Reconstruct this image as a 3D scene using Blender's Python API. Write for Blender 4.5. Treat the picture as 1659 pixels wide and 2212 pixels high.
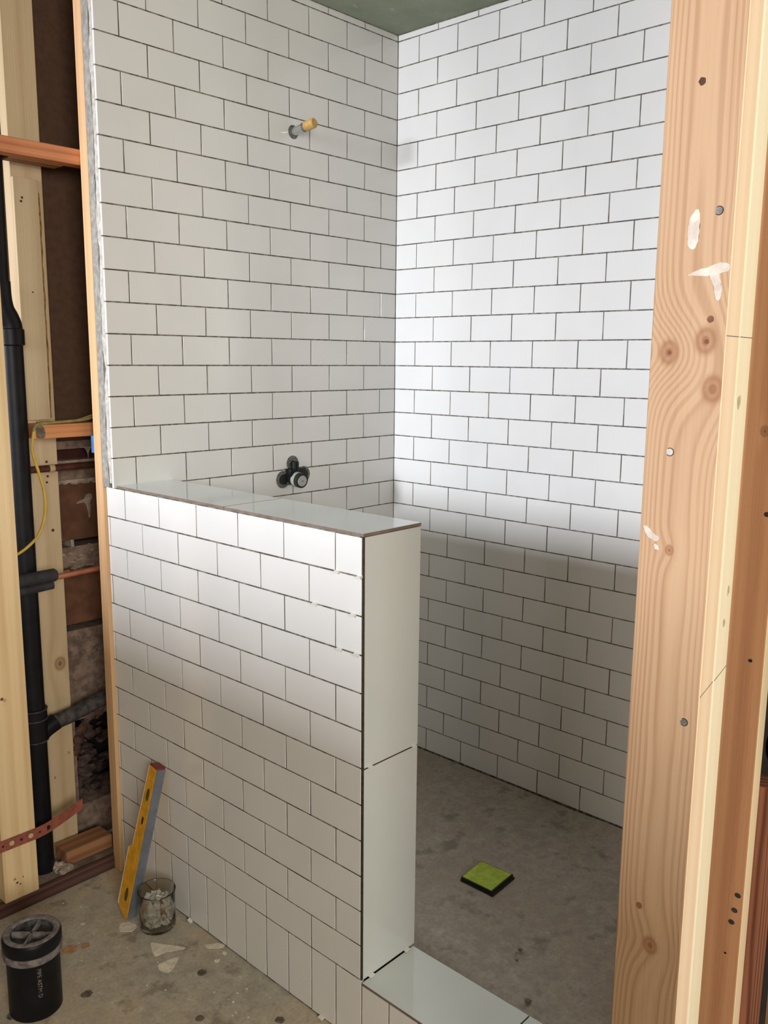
import bpy, bmesh, math, random
from mathutils import Vector, Matrix, noise as mnoise
random.seed(7)
C = bpy.context.scene.collection
for o in list(bpy.data.objects):
    bpy.data.objects.remove(o)
scene = bpy.context.scene

# ---------------------------------------------------------------- camera
YAW, PITCH, ROLL, FPX = 0.8225, -0.1721, 0.0085, 1898.7
CAM = Vector((-2.2311, -2.0268, 1.3504))
fwd = Vector((math.sin(YAW)*math.cos(PITCH), math.cos(YAW)*math.cos(PITCH), math.sin(PITCH)))
rt = fwd.cross(Vector((0, 0, 1))).normalized()
up = rt.cross(fwd)
r2 = rt*math.cos(ROLL) + up*math.sin(ROLL)
u2 = -rt*math.sin(ROLL) + up*math.cos(ROLL)
camd = bpy.data.cameras.new('camera')
cam = bpy.data.objects.new('camera', camd)
C.objects.link(cam)
M = Matrix((r2, u2, -fwd)).transposed().to_4x4()
M.translation = CAM
cam.matrix_world = M
camd.sensor_fit = 'HORIZONTAL'
camd.sensor_width = 36.0
camd.lens = FPX*36.0/1659.0
camd.clip_start = 0.02
scene.camera = cam

# ---------------------------------------------------------------- light and exposure
scene.view_settings.view_transform = 'Standard'
scene.view_settings.look = 'None'
scene.view_settings.gamma = 1.0
scene.view_settings.use_curve_mapping = False
scene.view_settings.exposure = 0.0
world = bpy.data.worlds.new('world')
scene.world = world
world.use_nodes = True
world.node_tree.nodes['Background'].inputs[0].default_value = (0.62, 0.75, 1.0, 1)
world.node_tree.nodes['Background'].inputs[1].default_value = 0.25

def area(name, loc, target, sx, sy, power, col):
    d = bpy.data.lights.new(name, 'AREA')
    d.shape = 'RECTANGLE'; d.size = sx; d.size_y = sy; d.energy = power; d.color = col
    o = bpy.data.objects.new(name, d); C.objects.link(o)
    o.location = loc
    v = Vector(target) - Vector(loc)
    o.rotation_euler = v.to_track_quat('-Z', 'Y').to_euler()
    return o
# daylight through the two window openings of the room (behind and left of the camera)
area('window_daylight_side', (-6.2, -0.30, 2.06), (0, -0.60, 1.30), 0.60, 1.10, 385, (0.87, 0.91, 1.0))
area('window_daylight_rear', (-2.9, -4.06, 1.72), (-0.9, 0, 1.35), 1.5, 1.0, 84, (1.0, 0.96, 0.87))

# ---------------------------------------------------------------- node helpers
class X:
    """a node socket (or number) with arithmetic"""
    def __init__(s, nt, v): s.nt, s.v = nt, v
    def _m(s, op, *a):
        n = s.nt.nodes.new('ShaderNodeMath'); n.operation = op
        for i, q in enumerate((s,)+a):
            q = q.v if isinstance(q, X) else q
            if isinstance(q, (int, float)): n.inputs[i].default_value = q
            else: s.nt.links.new(q, n.inputs[i])
        return X(s.nt, n.outputs[0])
    def __add__(s, o): return s._m('ADD', o)
    def __sub__(s, o): return s._m('SUBTRACT', o)
    def __mul__(s, o): return s._m('MULTIPLY', o)
    def __truediv__(s, o): return s._m('DIVIDE', o)
    def sqrt(s): return s._m('SQRT')
    def sin(s): return s._m('SINE')
    def exp(s): return s._m('EXPONENT')
    def pow(s, o): return s._m('POWER', o)
    def mx(s, o): return s._m('MAXIMUM', o)
    def mn(s, o): return s._m('MINIMUM', o)
    def step(s, a, b):
        n = s.nt.nodes.new('ShaderNodeMapRange'); n.interpolation_type = 'SMOOTHSTEP'
        s.nt.links.new(s.v, n.inputs[0]); n.inputs[1].default_value = a; n.inputs[2].default_value = b
        return X(s.nt, n.outputs[0])
def newmat(name):
    m = bpy.data.materials.new(name); m.use_nodes = True
    nt = m.node_tree; b = nt.nodes['Principled BSDF']
    return m, nt, b
def pos(nt):
    g = nt.nodes.new('ShaderNodeNewGeometry'); s = nt.nodes.new('ShaderNodeSeparateXYZ')
    nt.links.new(g.outputs['Position'], s.inputs[0])
    return [X(nt, s.outputs[i]) for i in range(3)]
def vec(nt, x, y, z):
    n = nt.nodes.new('ShaderNodeCombineXYZ')
    for i, q in enumerate((x, y, z)):
        if isinstance(q, X): nt.links.new(q.v, n.inputs[i])
        else: n.inputs[i].default_value = q
    return n.outputs[0]
def noise(nt, v, scale=1.0, detail=3.0, rough=0.55):
    n = nt.nodes.new('ShaderNodeTexNoise'); n.inputs['Scale'].default_value = scale
    n.inputs['Detail'].default_value = detail; n.inputs['Roughness'].default_value = rough
    nt.links.new(v, n.inputs['Vector'])
    return X(nt, n.outputs[0])
def mix(nt, f, a, b):
    n = nt.nodes.new('ShaderNodeMix'); n.data_type = 'RGBA'
    if isinstance(f, X): nt.links.new(f.v, n.inputs[0])
    else: n.inputs[0].default_value = f
    for q, i in ((a, 6), (b, 7)):
        if isinstance(q, tuple): n.inputs[i].default_value = (*q, 1)
        else: nt.links.new(q, n.inputs[i])
    return n.outputs[2]
def bump(nt, b, h, strength=0.3, dist=0.002):
    n = nt.nodes.new('ShaderNodeBump'); n.inputs['Strength'].default_value = strength
    n.inputs['Distance'].default_value = dist
    nt.links.new(h.v, n.inputs['Height']); nt.links.new(n.outputs[0], b.inputs['Normal'])
def s2l(*c):
    return tuple(((q/255+0.055)/1.055)**2.4 if q/255 > 0.04045 else q/255/12.92 for q in c)
def plain(name, col, rough=0.6, metal=0.0, var=0.12, scale=60.0, spec=0.5):
    m, nt, b = newmat(name)
    x, y, z = pos(nt)
    n = noise(nt, vec(nt, x, y, z), scale, 4)
    k = tuple(c*(1-var*2) for c in col); l = tuple(min(1, c*(1+var)) for c in col)
    nt.links.new(mix(nt, n.step(0.3, 0.7), k, l), b.inputs['Base Color'])
    b.inputs['Roughness'].default_value = rough; b.inputs['Metallic'].default_value = metal
    b.inputs['Specular IOR Level'].default_value = spec
    return m
def tile_mat(name, col, rough=0.12):
    m, nt, b = newmat(name)
    x, y, z = pos(nt)
    v = vec(nt, x, y, z)
    n = noise(nt, v, 5.0, 2); n2 = noise(nt, v, 400.0, 2)
    nt.links.new(mix(nt, n.step(0.3, 0.7), tuple(c*0.965 for c in col), col), b.inputs['Base Color'])
    b.inputs['Roughness'].default_value = rough
    bump(nt, b, n*0.9 + n2*0.03, 0.06, 0.01)
    return m
def wood(name, light, dark, along='Z', u='Y', seed=0.0, freq=95.0, knots=(), rough=0.62, contrast=1.0, knot_col=None, wob=0.012, quad=None):
    m, nt, b = newmat(name)
    P = dict(zip('XYZ', pos(nt)))
    w = P[along]; uu = P[u]
    oth = [q for q in 'XYZ' if q not in (along, u)][0]
    ot = P[oth]
    warp = (noise(nt, vec(nt, uu*4.0, w*1.1+seed, ot*3.0), 1.0, 2)-0.5)*wob*2.0
    warp = warp + (noise(nt, vec(nt, uu*14.0, w*3.0+seed*3.1, ot*9.0), 1.0, 2)-0.5)*wob*0.5
    mask = None
    kring = None
    for (ku, kw, r) in knots:
        d = (((uu-ku)/r).pow(2.0) + ((w-kw)/(r*1.25)).pow(2.0)).sqrt()
        warp = warp + (d*d*-0.16).exp()*(r*1.1)
        mk = d.step(1.05, 0.55); dk = d.step(0.35, 0.12)
        rg = ((d*13.0).sin()*0.5+0.5)*mk
        mask = mk if mask is None else mask.mx(mk)
        kring = (rg*0.5+dk) if kring is None else kring + rg*0.5 + dk
    if quad:
        du = uu + warp*1.3 - quad
        ph = (du.pow(2.0) + 0.000012).sqrt()*du.pow(2.0).sqrt()*freq*240.0 + w*5.0 + noise(nt, vec(nt, uu*3.0, w*2.0, 0.0), 1.0, 2)*14.0
    else:
        ph = (uu + ot*0.6 + warp + seed)*freq*6.2832*0.55
    band = (ph.sin()*0.5+0.5)
    band2 = ((ph*2.63+1.0).sin()*0.5+0.5)
    streak = noise(nt, vec(nt, uu*420.0, w*5.0+seed, ot*420.0), 1.0, 3)
    broad = noise(nt, vec(nt, uu*18.0+seed, w*1.6, ot*12.0), 1.0, 3)
    f = (band.pow(1.6)*0.5 + band2*0.14 + (streak-0.35)*0.5 + (broad-0.5)*0.9)*contrast
    col = mix(nt, f.step(-0.1, 1.1), light, dark)
    if mask is not None:
        kc = knot_col or tuple(c*0.62 for c in dark)
        col = mix(nt, mask*0.6, col, tuple(p*0.55+q*0.45 for p, q in zip(dark, kc)))
        col = mix(nt, (kring.mn(1.0))*0.7, col, kc)
    nt.links.new(col, b.inputs['Base Color'])
    b.inputs['Roughness'].default_value = rough
    b.inputs['Specular IOR Level'].default_value = 0.25
    bump(nt, b, streak + band*0.3, 0.25, 0.0012)
    return m

# ---------------------------------------------------------------- mesh helpers
def tagk(o, kind=None, label=None, cat=None, group=None):
    if kind: o['kind'] = kind
    if label: o['label'] = label
    if cat: o['category'] = cat
    if group: o['group'] = group
    return o
def obj(name, bm, mats, parent=None, smooth=False):
    me = bpy.data.meshes.new(name)
    bmesh.ops.recalc_face_normals(bm, faces=bm.faces[:])
    bb = [v.co for v in bm.verts]
    base = Vector(((min(v.x for v in bb)+max(v.x for v in bb))/2, (min(v.y for v in bb)+max(v.y for v in bb))/2, min(v.z for v in bb)))
    off = parent['_base'] if parent and '_base' in parent.keys() else None
    for v in bm.verts: v.co -= base
    bm.to_mesh(me); bm.free()
    for m in (mats if isinstance(mats, (list, tuple)) else [mats]): me.materials.append(m)
    if smooth:
        for p in me.polygons: p.use_smooth = True
        me.set_sharp_from_angle(angle=math.radians(38))
    o = bpy.data.objects.new(name, me); C.objects.link(o)
    if parent:
        o.parent = parent
        o.location = base - WORLD[parent.as_pointer()]
    else:
        o.location = base
    WORLD[o.as_pointer()] = base
    return o
WORLD = {}
def empty(name, loc):
    o = bpy.data.objects.new(name, None); C.objects.link(o); o.location = loc
    o.empty_display_size = 0.05
    WORLD[o.as_pointer()] = Vector(loc)
    return o
def box(bm, x0, x1, y0, y1, z0, z1, mi=0, bev=0.0, jit=0.0):
    vs = [bm.verts.new((x, y, z)) for z in (z0, z1) for y in (y0, y1) for x in (x0, x1)]
    if jit:
        for v in vs: v.co += Vector((random.uniform(-jit, jit), random.uniform(-jit, jit), random.uniform(-jit, jit)))
    fs = [bm.faces.new([vs[i] for i in f]) for f in ((0,2,3,1),(4,5,7,6),(0,1,5,4),(2,6,7,3),(0,4,6,2),(1,3,7,5))]
    for f in fs: f.material_index = mi
    if bev:
        es = list({e for f in fs for e in f.edges})
        r = bmesh.ops.bevel(bm, geom=es, offset=bev, segments=2, affect='EDGES', profile=0.5)
        for f in r['faces']: f.material_index = mi
    return vs
def tube(bm, pts, r, seg=20, mi=0, cap=True):
    pts = [Vector(p) for p in pts]
    rs = r if isinstance(r, (list, tuple)) else [r]*len(pts)
    rings = []
    prev = None
    for i, p in enumerate(pts):
        t = (pts[min(i+1, len(pts)-1)] - pts[max(i-1, 0)]).normalized()
        if prev is None:
            a = t.orthogonal().normalized()
        else:
            a = (prev - t*prev.dot(t)).normalized()
        prev = a; bb = t.cross(a)
        rings.append([bm.verts.new(p + (a*math.cos(k*2*math.pi/seg) + bb*math.sin(k*2*math.pi/seg))*rs[i]) for k in range(seg)])
    for a, c in zip(rings, rings[1:]):
        for k in range(seg):
            f = bm.faces.new((a[k], a[(k+1) % seg], c[(k+1) % seg], c[k])); f.material_index = mi
    if cap:
        for ring in (rings[0], rings[-1]):
            f = bm.faces.new(ring); f.material_index = mi
def lathe(bm, prof, c, seg=40, mi=0, axis='Z'):
    cx, cy, cz = c; rings = []
    for (r, h) in prof:
        ring = []
        for k in range(seg):
            a = 2*math.pi*k/seg
            p = (cx+r*math.cos(a), cy+r*math.sin(a), cz+h) if axis == 'Z' else (cx+r*math.cos(a), cy+h, cz+r*math.sin(a))
            ring.append(bm.verts.new(p))
        rings.append(ring)
    for a, b2 in zip(rings, rings[1:]):
        for k in range(seg):
            f = bm.faces.new((a[k], a[(k+1) % seg], b2[(k+1) % seg], b2[k])); f.material_index = mi
    return rings
def fan(bm, ring, mi=0):
    f = bm.faces.new(ring); f.material_index = mi
def spline(pts, n=8):
    pts = [Vector(p) for p in pts]; out = []
    P = [pts[0]*2-pts[1]] + pts + [pts[-1]*2-pts[-2]]
    for i in range(1, len(P)-2):
        for k in range(n):
            t = k/n; a, b, c, d = P[i-1], P[i], P[i+1], P[i+2]
            out.append(0.5*((2*b)+(c-a)*t+(2*a-5*b+4*c-d)*t*t+(3*b-a-3*c+d)*t**3))
    out.append(pts[-1]); return out
def patch(bm, pts, axis, val, thick=0.0006, outward=-1, sm=4, mi=0, rough=0.0):
    """thin irregular blot lying on a plane: pts are 2-D in the two other axes"""
    p2 = [Vector((a, b, 0)) for a, b in pts]
    loop = []
    n = len(p2)
    for i in range(n):
        a, b, c, d = p2[i-1], p2[i], p2[(i+1) % n], p2[(i+2) % n]
        for k in range(sm):
            t = k/sm
            q = 0.5*((2*b)+(c-a)*t+(2*a-5*b+4*c-d)*t*t+(3*b-a-3*c+d)*t**3)
            if rough: q += Vector((random.uniform(-rough, rough), random.uniform(-rough, rough), 0))
            loop.append(q)
    def P3(q, h):
        v = val + outward*h
        return {0: (v, q.x, q.y), 1: (q.x, v, q.y), 2: (q.x, q.y, v)}[axis]
    top = [bm.verts.new(P3(q, thick)) for q in loop]
    cen = sum(loop, Vector())/len(loop)
    bot = [bm.verts.new(P3(cen+(q-cen)*1.03, -0.0003)) for q in loop]
    bm.faces.new(top).material_index = mi; bm.faces.new(bot[::-1]).material_index = mi
    for i in range(len(top)):
        bm.faces.new((top[i], bot[i], bot[(i+1) % len(top)], top[(i+1) % len(top)])).material_index = mi
    bmesh.ops.triangulate(bm, faces=[f for f in bm.faces if len(f.verts) > 4])

BV = 0.0008
def tile(bm, O, U, V, N, u0, u1, v0, v1, th=0.008, mi=0, jit=0.0002, bv=BV):
    """one glazed tile with a rounded front edge; O origin, U/V in-plane, N outward (front at N*0)"""
    t1 = random.uniform(-jit, jit); t2 = random.uniform(-jit, jit); t0 = random.uniform(-jit, jit)
    uc, vc = (u0+u1)/2, (v0+v1)/2
    def P(u, v, d):
        tilt = t0 + t1*(u-uc)/0.08 + t2*(v-vc)/0.04
        return bm.verts.new(O + U*u + V*v + N*(tilt-d))
    rings = []
    for ins, d in ((0, th), (0, bv), (bv*0.3, bv*0.3), (bv, 0)):
        rings.append([P(u0+ins, v0+ins, d), P(u1-ins, v0+ins, d), P(u1-ins, v1-ins, d), P(u0+ins, v1-ins, d)])
    for a, b in zip(rings, rings[1:]):
        for k in range(4):
            bm.faces.new((a[k], a[(k+1) % 4], b[(k+1) % 4], b[k])).material_index = mi
    bm.faces.new(rings[-1]).material_index = mi
def tiled(bm, O, U, V, N, rows, u0, u1, pitch, off, gap, clip=None, mi=0):
    """rows: (v0, v1, phase); joints at off+(k+phase)*pitch"""
    for (v0, v1, ph) in rows:
        k = math.floor((u0-off)/pitch-ph)-1; ext = False
        while True:
            a = off+(k+ph)*pitch + gap/2; b = off+(k+1+ph)*pitch - gap/2
            k += 1
            if a > u1: break
            a2, b2 = max(a, u0), min(b, u1)
            if b2-a2 < 0.006: continue
            if a < u0 and b2-a2 < 0.03: ext = True; continue
            if ext: a2 = u0; ext = False
            jj = 0.0003
            tile(bm, O, U, V, N, a2+random.uniform(0, jj), b2-random.uniform(0, jj), v0+gap/2+random.uniform(0, jj), v1-gap/2-random.uniform(0, jj), mi=mi)
Xv, Yv, Zv = Vector((1, 0, 0)), Vector((0, 1, 0)), Vector((0, 0, 1))

# ---------------------------------------------------------------- materials
M_tile = tile_mat('white_glazed_tile', (0.80, 0.795, 0.775), 0.10)
M_slab = tile_mat('white_porcelain', (0.69, 0.73, 0.715), 0.09)
M_body = plain('raw_tile_edge', s2l(128, 112, 100), 0.8, var=0.1, scale=40)
def thinset():
    m, nt, b = newmat('thinset_in_joints')
    x, y, z = pos(nt)
    n = noise(nt, vec(nt, x*45.0, y*45.0, z*12.0), 1.0, 4, 0.6)
    nt.links.new(mix(nt, n.step(0.42, 0.62), s2l(84, 79, 71), s2l(138, 132, 122)), b.inputs['Base Color'])
    b.inputs['Roughness'].default_value = 0.9
    return m
M_thin = thinset()
def board():
    m, nt, b = newmat('cement_board')
    x, y, z = pos(nt)
    n = noise(nt, vec(nt, x*60.0, y*60.0, z*50.0), 1.0, 4, 0.6)
    nt.links.new(mix(nt, n.step(0.3, 0.75), s2l(132, 129, 123), s2l(172, 168, 160)), b.inputs['Base Color'])
    b.inputs['Roughness'].default_value = 0.95; bump(nt, b, n, 0.6, 0.004)
    return m
M_board = board()
M_mort = plain('smeared_mortar', s2l(196, 191, 182), 0.9, var=0.12, scale=70)
def concrete(name, a, b_, warm, dark, wet=0.0):
    m, nt, b = newmat(name)
    x, y, z = pos(nt)
    v = vec(nt, x, y, z)
    n1 = noise(nt, v, 2.3, 4, 0.6); n2 = noise(nt, v, 11.0, 5, 0.65); n3 = noise(nt, v, 120.0, 3, 0.6); n4 = noise(nt, v, 33.0, 4, 0.7)
    c = mix(nt, (n2*0.6+n4*0.4).step(0.36, 0.64), a, b_)
    c = mix(nt, n1.step(0.42, 0.68)*0.8, c, warm)
    c = mix(nt, n2.step(0.52, 0.68)*0.7, c, dark)
    c = mix(nt, n4.step(0.62, 0.74)*0.35, c, tuple(min(1, q*1.5) for q in b_))
    c = mix(nt, n3.step(0.35, 0.75)*0.3, c, dark)
    nt.links.new(c, b.inputs['Base Color'])
    b.inputs['Roughness'].default_value = 0.85
    b.inputs['Specular IOR Level'].default_value = 0.3
    bump(nt, b, n2*0.5+n4*0.3+n3*0.2, 0.35, 0.006)
    return m
M_floor = concrete('concrete_slab', s2l(168, 160, 146), s2l(198, 190, 173), s2l(216, 190, 158), s2l(122, 111, 98))
M_pan = concrete('shower_pan_concrete', s2l(164, 156, 146), s2l(188, 180, 170), s2l(174, 160, 146), s2l(122, 114, 104))
def ceil():
    m, nt, b = newmat('green_drywall')
    x, y, z = pos(nt)
    v = vec(nt, x, y, z)
    n = noise(nt, v, 9.0, 4, 0.6); n2 = noise(nt, v, 22.0, 3)
    c = mix(nt, n.step(0.3, 0.7), s2l(138, 148, 128), s2l(152, 160, 142))
    c = mix(nt, n2.step(0.64, 0.74)*0.6, c, s2l(186, 190, 172))
    nt.links.new(c, b.inputs['Base Color']); b.inputs['Roughness'].default_value = 0.9
    return m
M_ceil = ceil()
M_room = plain('unfinished_room_wall', s2l(200, 160, 114), 0.9, var=0.1, scale=3)
M_post = wood('fir_post_wood', s2l(176, 144, 112), s2l(144, 106, 74), 'Z', 'Y', 0.37, 62.0,
              knots=[(-1.559, 1.361, 0.0155), (-1.602, 1.374, 0.0165), (-1.614, 1.320, 0.017), (-1.575, 1.127, 0.007), (-1.584, 0.604, 0.013)],
              knot_col=s2l(128, 78, 48), contrast=0.85, wob=0.010, quad=-1.583)
M_pine = wood('pale_pine_edge', s2l(255, 246, 220), s2l(250, 226, 184), 'Z', 'X', 1.7, 40.0, contrast=0.6, wob=0.01)
M_pine2 = wood('pink_pine_edge', s2l(255, 234, 206), s2l(244, 208, 172), 'Z', 'X', 3.1, 70.0, contrast=0.7, wob=0.01)
M_brownstud = wood('brown_stud_wood', s2l(196, 146, 108), s2l(160, 108, 76), 'Z', 'Y', 0.9, 48.0, knots=[(-1.60, 1.26, 0.008)], contrast=0.9)
M_cream = wood('cream_stud_edge', s2l(246, 226, 190), s2l(232, 200, 156), 'Z', 'X', 5.2, 60.0, contrast=0.5)
M_old = wood('old_reddish_wood', s2l(158, 106, 82), s2l(92, 52, 40), 'Z', 'X', 2.2, 150.0, contrast=1.3)
M_front = wood('yellow_pine_stud', s2l(240, 212, 166), s2l(212, 174, 124), 'Z', 'X', 0.11, 46.0, knots=[(-1.345, 0.50, 0.005), (-1.352, 0.012, 0.004)], contrast=0.8, wob=0.012)
M_rear = wood('dusty_pale_stud', s2l(206, 182, 146), s2l(176, 146, 108), 'Z', 'X', 2.9, 30.0, knot_col=s2l(110, 66, 34), knots=[(-1.129, 0.508, 0.021), (-1.118, 0.24, 0.004), (-1.163, 0.18, 0.004)], contrast=0.7, wob=0.01)
M_sister = wood('newer_pale_board', s2l(208, 188, 154), s2l(178, 154, 118), 'Z', 'X', 4.4, 36.0, contrast=0.6)
M_strip = wood('tan_stud_side', s2l(222, 182, 138), s2l(196, 148, 104), 'Z', 'Y', 6.1, 70.0, contrast=0.7)
M_red = wood('reddish_fir_block', s2l(214, 146, 104), s2l(176, 104, 68), 'X', 'Z', 1.3, 90.0, knots=[], contrast=0.9)
M_orange = wood('orange_fir_block', s2l(214, 150, 104), s2l(184, 118, 76), 'X', 'Z', 7.3, 120.0, contrast=0.8)
M_low = wood('weathered_block', s2l(176, 128, 92), s2l(128, 84, 56), 'X', 'Y', 8.8, 60.0, contrast=1.0)
M_plate = wood('dark_brown_sole_plate', s2l(104, 76, 68), s2l(64, 42, 38), 'X', 'Z', 9.4, 80.0, contrast=1.0)
M_dust = concrete('dusty_ledge', s2l(122, 108, 96), s2l(150, 138, 126), s2l(130, 112, 98), s2l(84, 70, 60))
M_abs = plain('black_abs_plastic', (0.009, 0.009, 0.011), 0.42, var=0.15, scale=25, spec=0.2)
M_absdusty = plain('dusty_black_pipe', s2l(74, 70, 70), 0.8, var=0.35, scale=60)
M_dustgrey = plain('dusty_grey_plastic', s2l(126, 118, 116), 0.85, var=0.25, scale=70)
M_foam = plain('black_pipe_insulation', s2l(44, 42, 46), 0.75, var=0.25, scale=40)
M_copper = plain('dull_copper', s2l(168, 104, 80), 0.45, 0.35, var=0.15, scale=30)
M_oldcopper = plain('brown_copper', s2l(98, 60, 48), 0.5, 0.3, var=0.2, scale=30)
M_cord = plain('yellow_cable_jacket', s2l(206, 172, 70), 0.5, var=0.08, scale=30)
M_cord2 = plain('dusty_olive_cable', s2l(150, 136, 82), 0.7, var=0.12, scale=60)
M_blue = plain('blue_tape', s2l(60, 130, 210), 0.5, var=0.04)
M_clay = plain('clay_tile', s2l(112, 74, 54), 0.9, var=0.16, scale=22)
M_claydark = plain('dark_red_clay', s2l(74, 34, 28), 0.95, var=0.14, scale=22)
M_brownboard = plain('brown_backing', s2l(92, 66, 50), 0.95, var=0.08, scale=50)
M_mortar = plain('old_grey_mortar', s2l(140, 118, 104), 0.95, var=0.22, scale=45)
M_mortarl = plain('light_mortar', s2l(176, 158, 144), 0.95, var=0.2, scale=60)
M_rubble = plain('dark_rubble', s2l(92, 72, 68), 0.95, var=0.4, scale=30)
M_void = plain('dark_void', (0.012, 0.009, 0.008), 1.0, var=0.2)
M_strap = plain('copper_strap', s2l(170, 100, 84), 0.5, 0.3, var=0.12)
M_yellow = plain('yellow_level_enamel', s2l(236, 172, 40), 0.4, var=0.1, scale=50)
M_lgrey = plain('grey_level_aluminium', s2l(122, 128, 140), 0.45, 0.3, var=0.1, scale=30)
M_lred = plain('red_level_cap', s2l(132, 48, 46), 0.5, var=0.12)
M_vial = plain('dark_vial', s2l(92, 88, 48), 0.3, var=0.2)
M_green = plain('lime_green_cover', s2l(182, 206, 78), 0.7, var=0.09, scale=60)
M_black = plain('black_rubber', (0.012, 0.012, 0.011), 0.6, var=0.3)
M_nail = plain('steel_nail_head', s2l(112, 108, 104), 0.6, 0.2, var=0.2)
M_hole = plain('dark_nail_hole', s2l(70, 44, 30), 0.9, var=0.2)
M_pitch = plain('brown_pitch', s2l(120, 76, 48), 0.8, var=0.2)
M_paint = plain('white_primer_smear', s2l(196, 182, 168), 0.7, var=0.12, scale=60)
M_pencil = plain('pencil_line', s2l(126, 122, 112), 0.8, var=0.05)
M_stain = plain('dark_spot', s2l(116, 104, 88), 0.9, var=0.25, scale=90)
M_jointshade = plain('painted_joint_shade', s2l(58, 52, 42), 0.95, var=0.25, scale=120)
M_splat = plain('dried_thinset', s2l(232, 222, 202), 0.9, var=0.1, scale=80)
M_rust = plain('orange_dust', s2l(180, 138, 104), 0.9, var=0.12, scale=60)
M_spacer = plain('white_spacer_plastic', s2l(232, 230, 222), 0.5, var=0.02)
M_chrome = plain('galvanized_nipple', s2l(200, 200, 200), 0.22, 0.9, var=0.08)
M_brass = plain('amber_cap', s2l(196, 158, 92), 0.5, var=0.08, scale=90)
M_escut = plain('grey_hole_patch', s2l(112, 111, 106), 0.8, var=0.3, scale=200)
M_foamglue = plain('yellow_brown_glue', s2l(150, 110, 50), 0.8, var=0.35, scale=60)
M_lime = plain('pale_green_label', s2l(158, 162, 146), 0.6, var=0.08, scale=90)
M_grip = plain('grey_valve_disc', s2l(168, 168, 164), 0.5, var=0.05)
def glass():
    m, nt, b = newmat('dirty_glass')
    b.inputs['Base Color'].default_value = (0.86, 0.86, 0.82, 1)
    b.inputs['Transmission Weight'].default_value = 1.0
    b.inputs['Roughness'].default_value = 0.08; b.inputs['IOR'].default_value = 1.25
    return m
M_glass = glass()

# ---------------------------------------------------------------- dimensions
PV, G = 0.0782, 0.0029
HW, YE, ZF = 1.0575, -0.8846, -0.083        # half wall face x=-HW, its free end y=YE, outer floor height
CEIL = 30.26*PV
def zl(n): return (30-n)*PV
YN = -1.52                                  # inside of the wall that closes the shower on the near side

# ---------------------------------------------------------------- room shell
b = bmesh.new(); box(b, -4.4, 0.6, -4.1, 0.6, ZF-0.1, ZF)
tagk(obj('floor', b, M_floor), 'structure')
fl = bpy.data.objects['floor']
b = bmesh.new()
n = 26
grid = {}
for i in range(n+1):
    for j in range(n+1):
        x = -0.893+0.888*i/n; y = YN+(0-YN)*j/n
        d = math.hypot(x+0.48, y+0.785)
        z = -0.0025+0.003*mnoise.noise(Vector((x*5, y*5, 1.3))) - 0.003*math.exp(-(d/0.35)**2)
        grid[i, j] = b.verts.new((x, y, z))
for i in range(n):
    for j in range(n):
        b.faces.new((grid[i, j], grid[i+1, j], grid[i+1, j+1], grid[i, j+1]))
tagk(obj('floor_shower', b, M_pan, smooth=True), 'structure')
bpy.data.objects['floor_shower']['label'] = 'sloped grey concrete shower pan floor'
b = bmesh.new(); box(b, -4.4, 0.6, -4.1, 0.6, CEIL, CEIL+0.1)
tagk(obj('ceiling', b, M_ceil), 'structure')

def hole_wall(b, axis, v0, v1, a0, a1, z0, z1, h):     # wall slab with a window hole h=(a,b,zl,zh)
    def bx(p, q, r, s):
        if axis == 'x': box(b, v0, v1, p, q, r, s)
        else: box(b, p, q, v0, v1, r, s)
    ha, hb, hc, hd = h
    bx(a0, ha, z0, z1); bx(hb, a1, z0, z1); bx(ha, hb, z0, hc); bx(ha, hb, hd, z1)
b = bmesh.new(); hole_wall(b, 'x', -4.5, -4.4, -4.1, 0.6, ZF, CEIL, (-1.35, 0.35, 1.05, 2.35))
tagk(obj('wall_side', b, M_room), 'structure')
b = bmesh.new(); hole_wall(b, 'y', -4.2, -4.1, -4.4, 0.6, ZF, CEIL, (-3.7, -2.1, 1.2, 2.25))
tagk(obj('wall_rear', b, M_room), 'structure')
def window(name, axis, v, a0, a1, z0, z1):
    b = bmesh.new(); w = 0.05
    for (p, q, r, s) in ((a0, a0+w, z0, z1), (a1-w, a1, z0, z1), (a0+w, a1-w, z0, z0+w), (a0+w, a1-w, z1-w, z1), ((a0+a1)/2-0.015, (a0+a1)/2+0.015, z0+w, z1-w)):
        if axis == 'x': box(b, v, v+0.05, p, q, r, s)
        else: box(b, p, q, v, v+0.05, r, s)
    tagk(obj(name, b, M_spacer), 'structure')
window('window_1', 'x', -4.49, -1.35, 0.35, 1.05, 2.35)
window('window_2', 'y', -4.19, -3.7, -2.1, 1.2, 2.25)
b = bmesh.new(); box(b, 0.5, 0.6, -4.1, 0.6, ZF, CEIL)
tagk(obj('wall_far', b, M_room), 'structure')

# ---------------------------------------------------------------- tiled walls
# wall with the valve (plane y=0)
b = bmesh.new()
rows = [(zl(0), CEIL-0.001, 0.0)] + [(zl(i+1), zl(i), 0.5 if i % 2 == 0 else 0.0) for i in range(0, 17)]
tiled(b, Vector((0, 0, 0)), -Xv, Zv, -Yv, rows, 0.001, 1.0675, 0.1544, -0.0034, G)
rows = [(zl(i+1), zl(i), 0.5 if i % 2 == 0 else 0.0) for i in range(17, 30)]
tiled(b, Vector((0, 0, 0)), -Xv, Zv, -Yv, rows, 0.001, 0.8865, 0.1544, -0.0034, G)
wb = obj('wall_back', b, [M_tile], smooth=False)
tagk(wb, 'structure')
b = bmesh.new(); box(b, -1.066, 0.09, 0.0014, 0.03, 1.0285, CEIL); box(b, -0.885, 0.09, 0.0014, 0.03, -0.05, 1.0285)
obj('thinset_layer', b, M_thin, wb)
b = bmesh.new()                                      # ragged cement board edge
N = 90
prev = None
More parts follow.
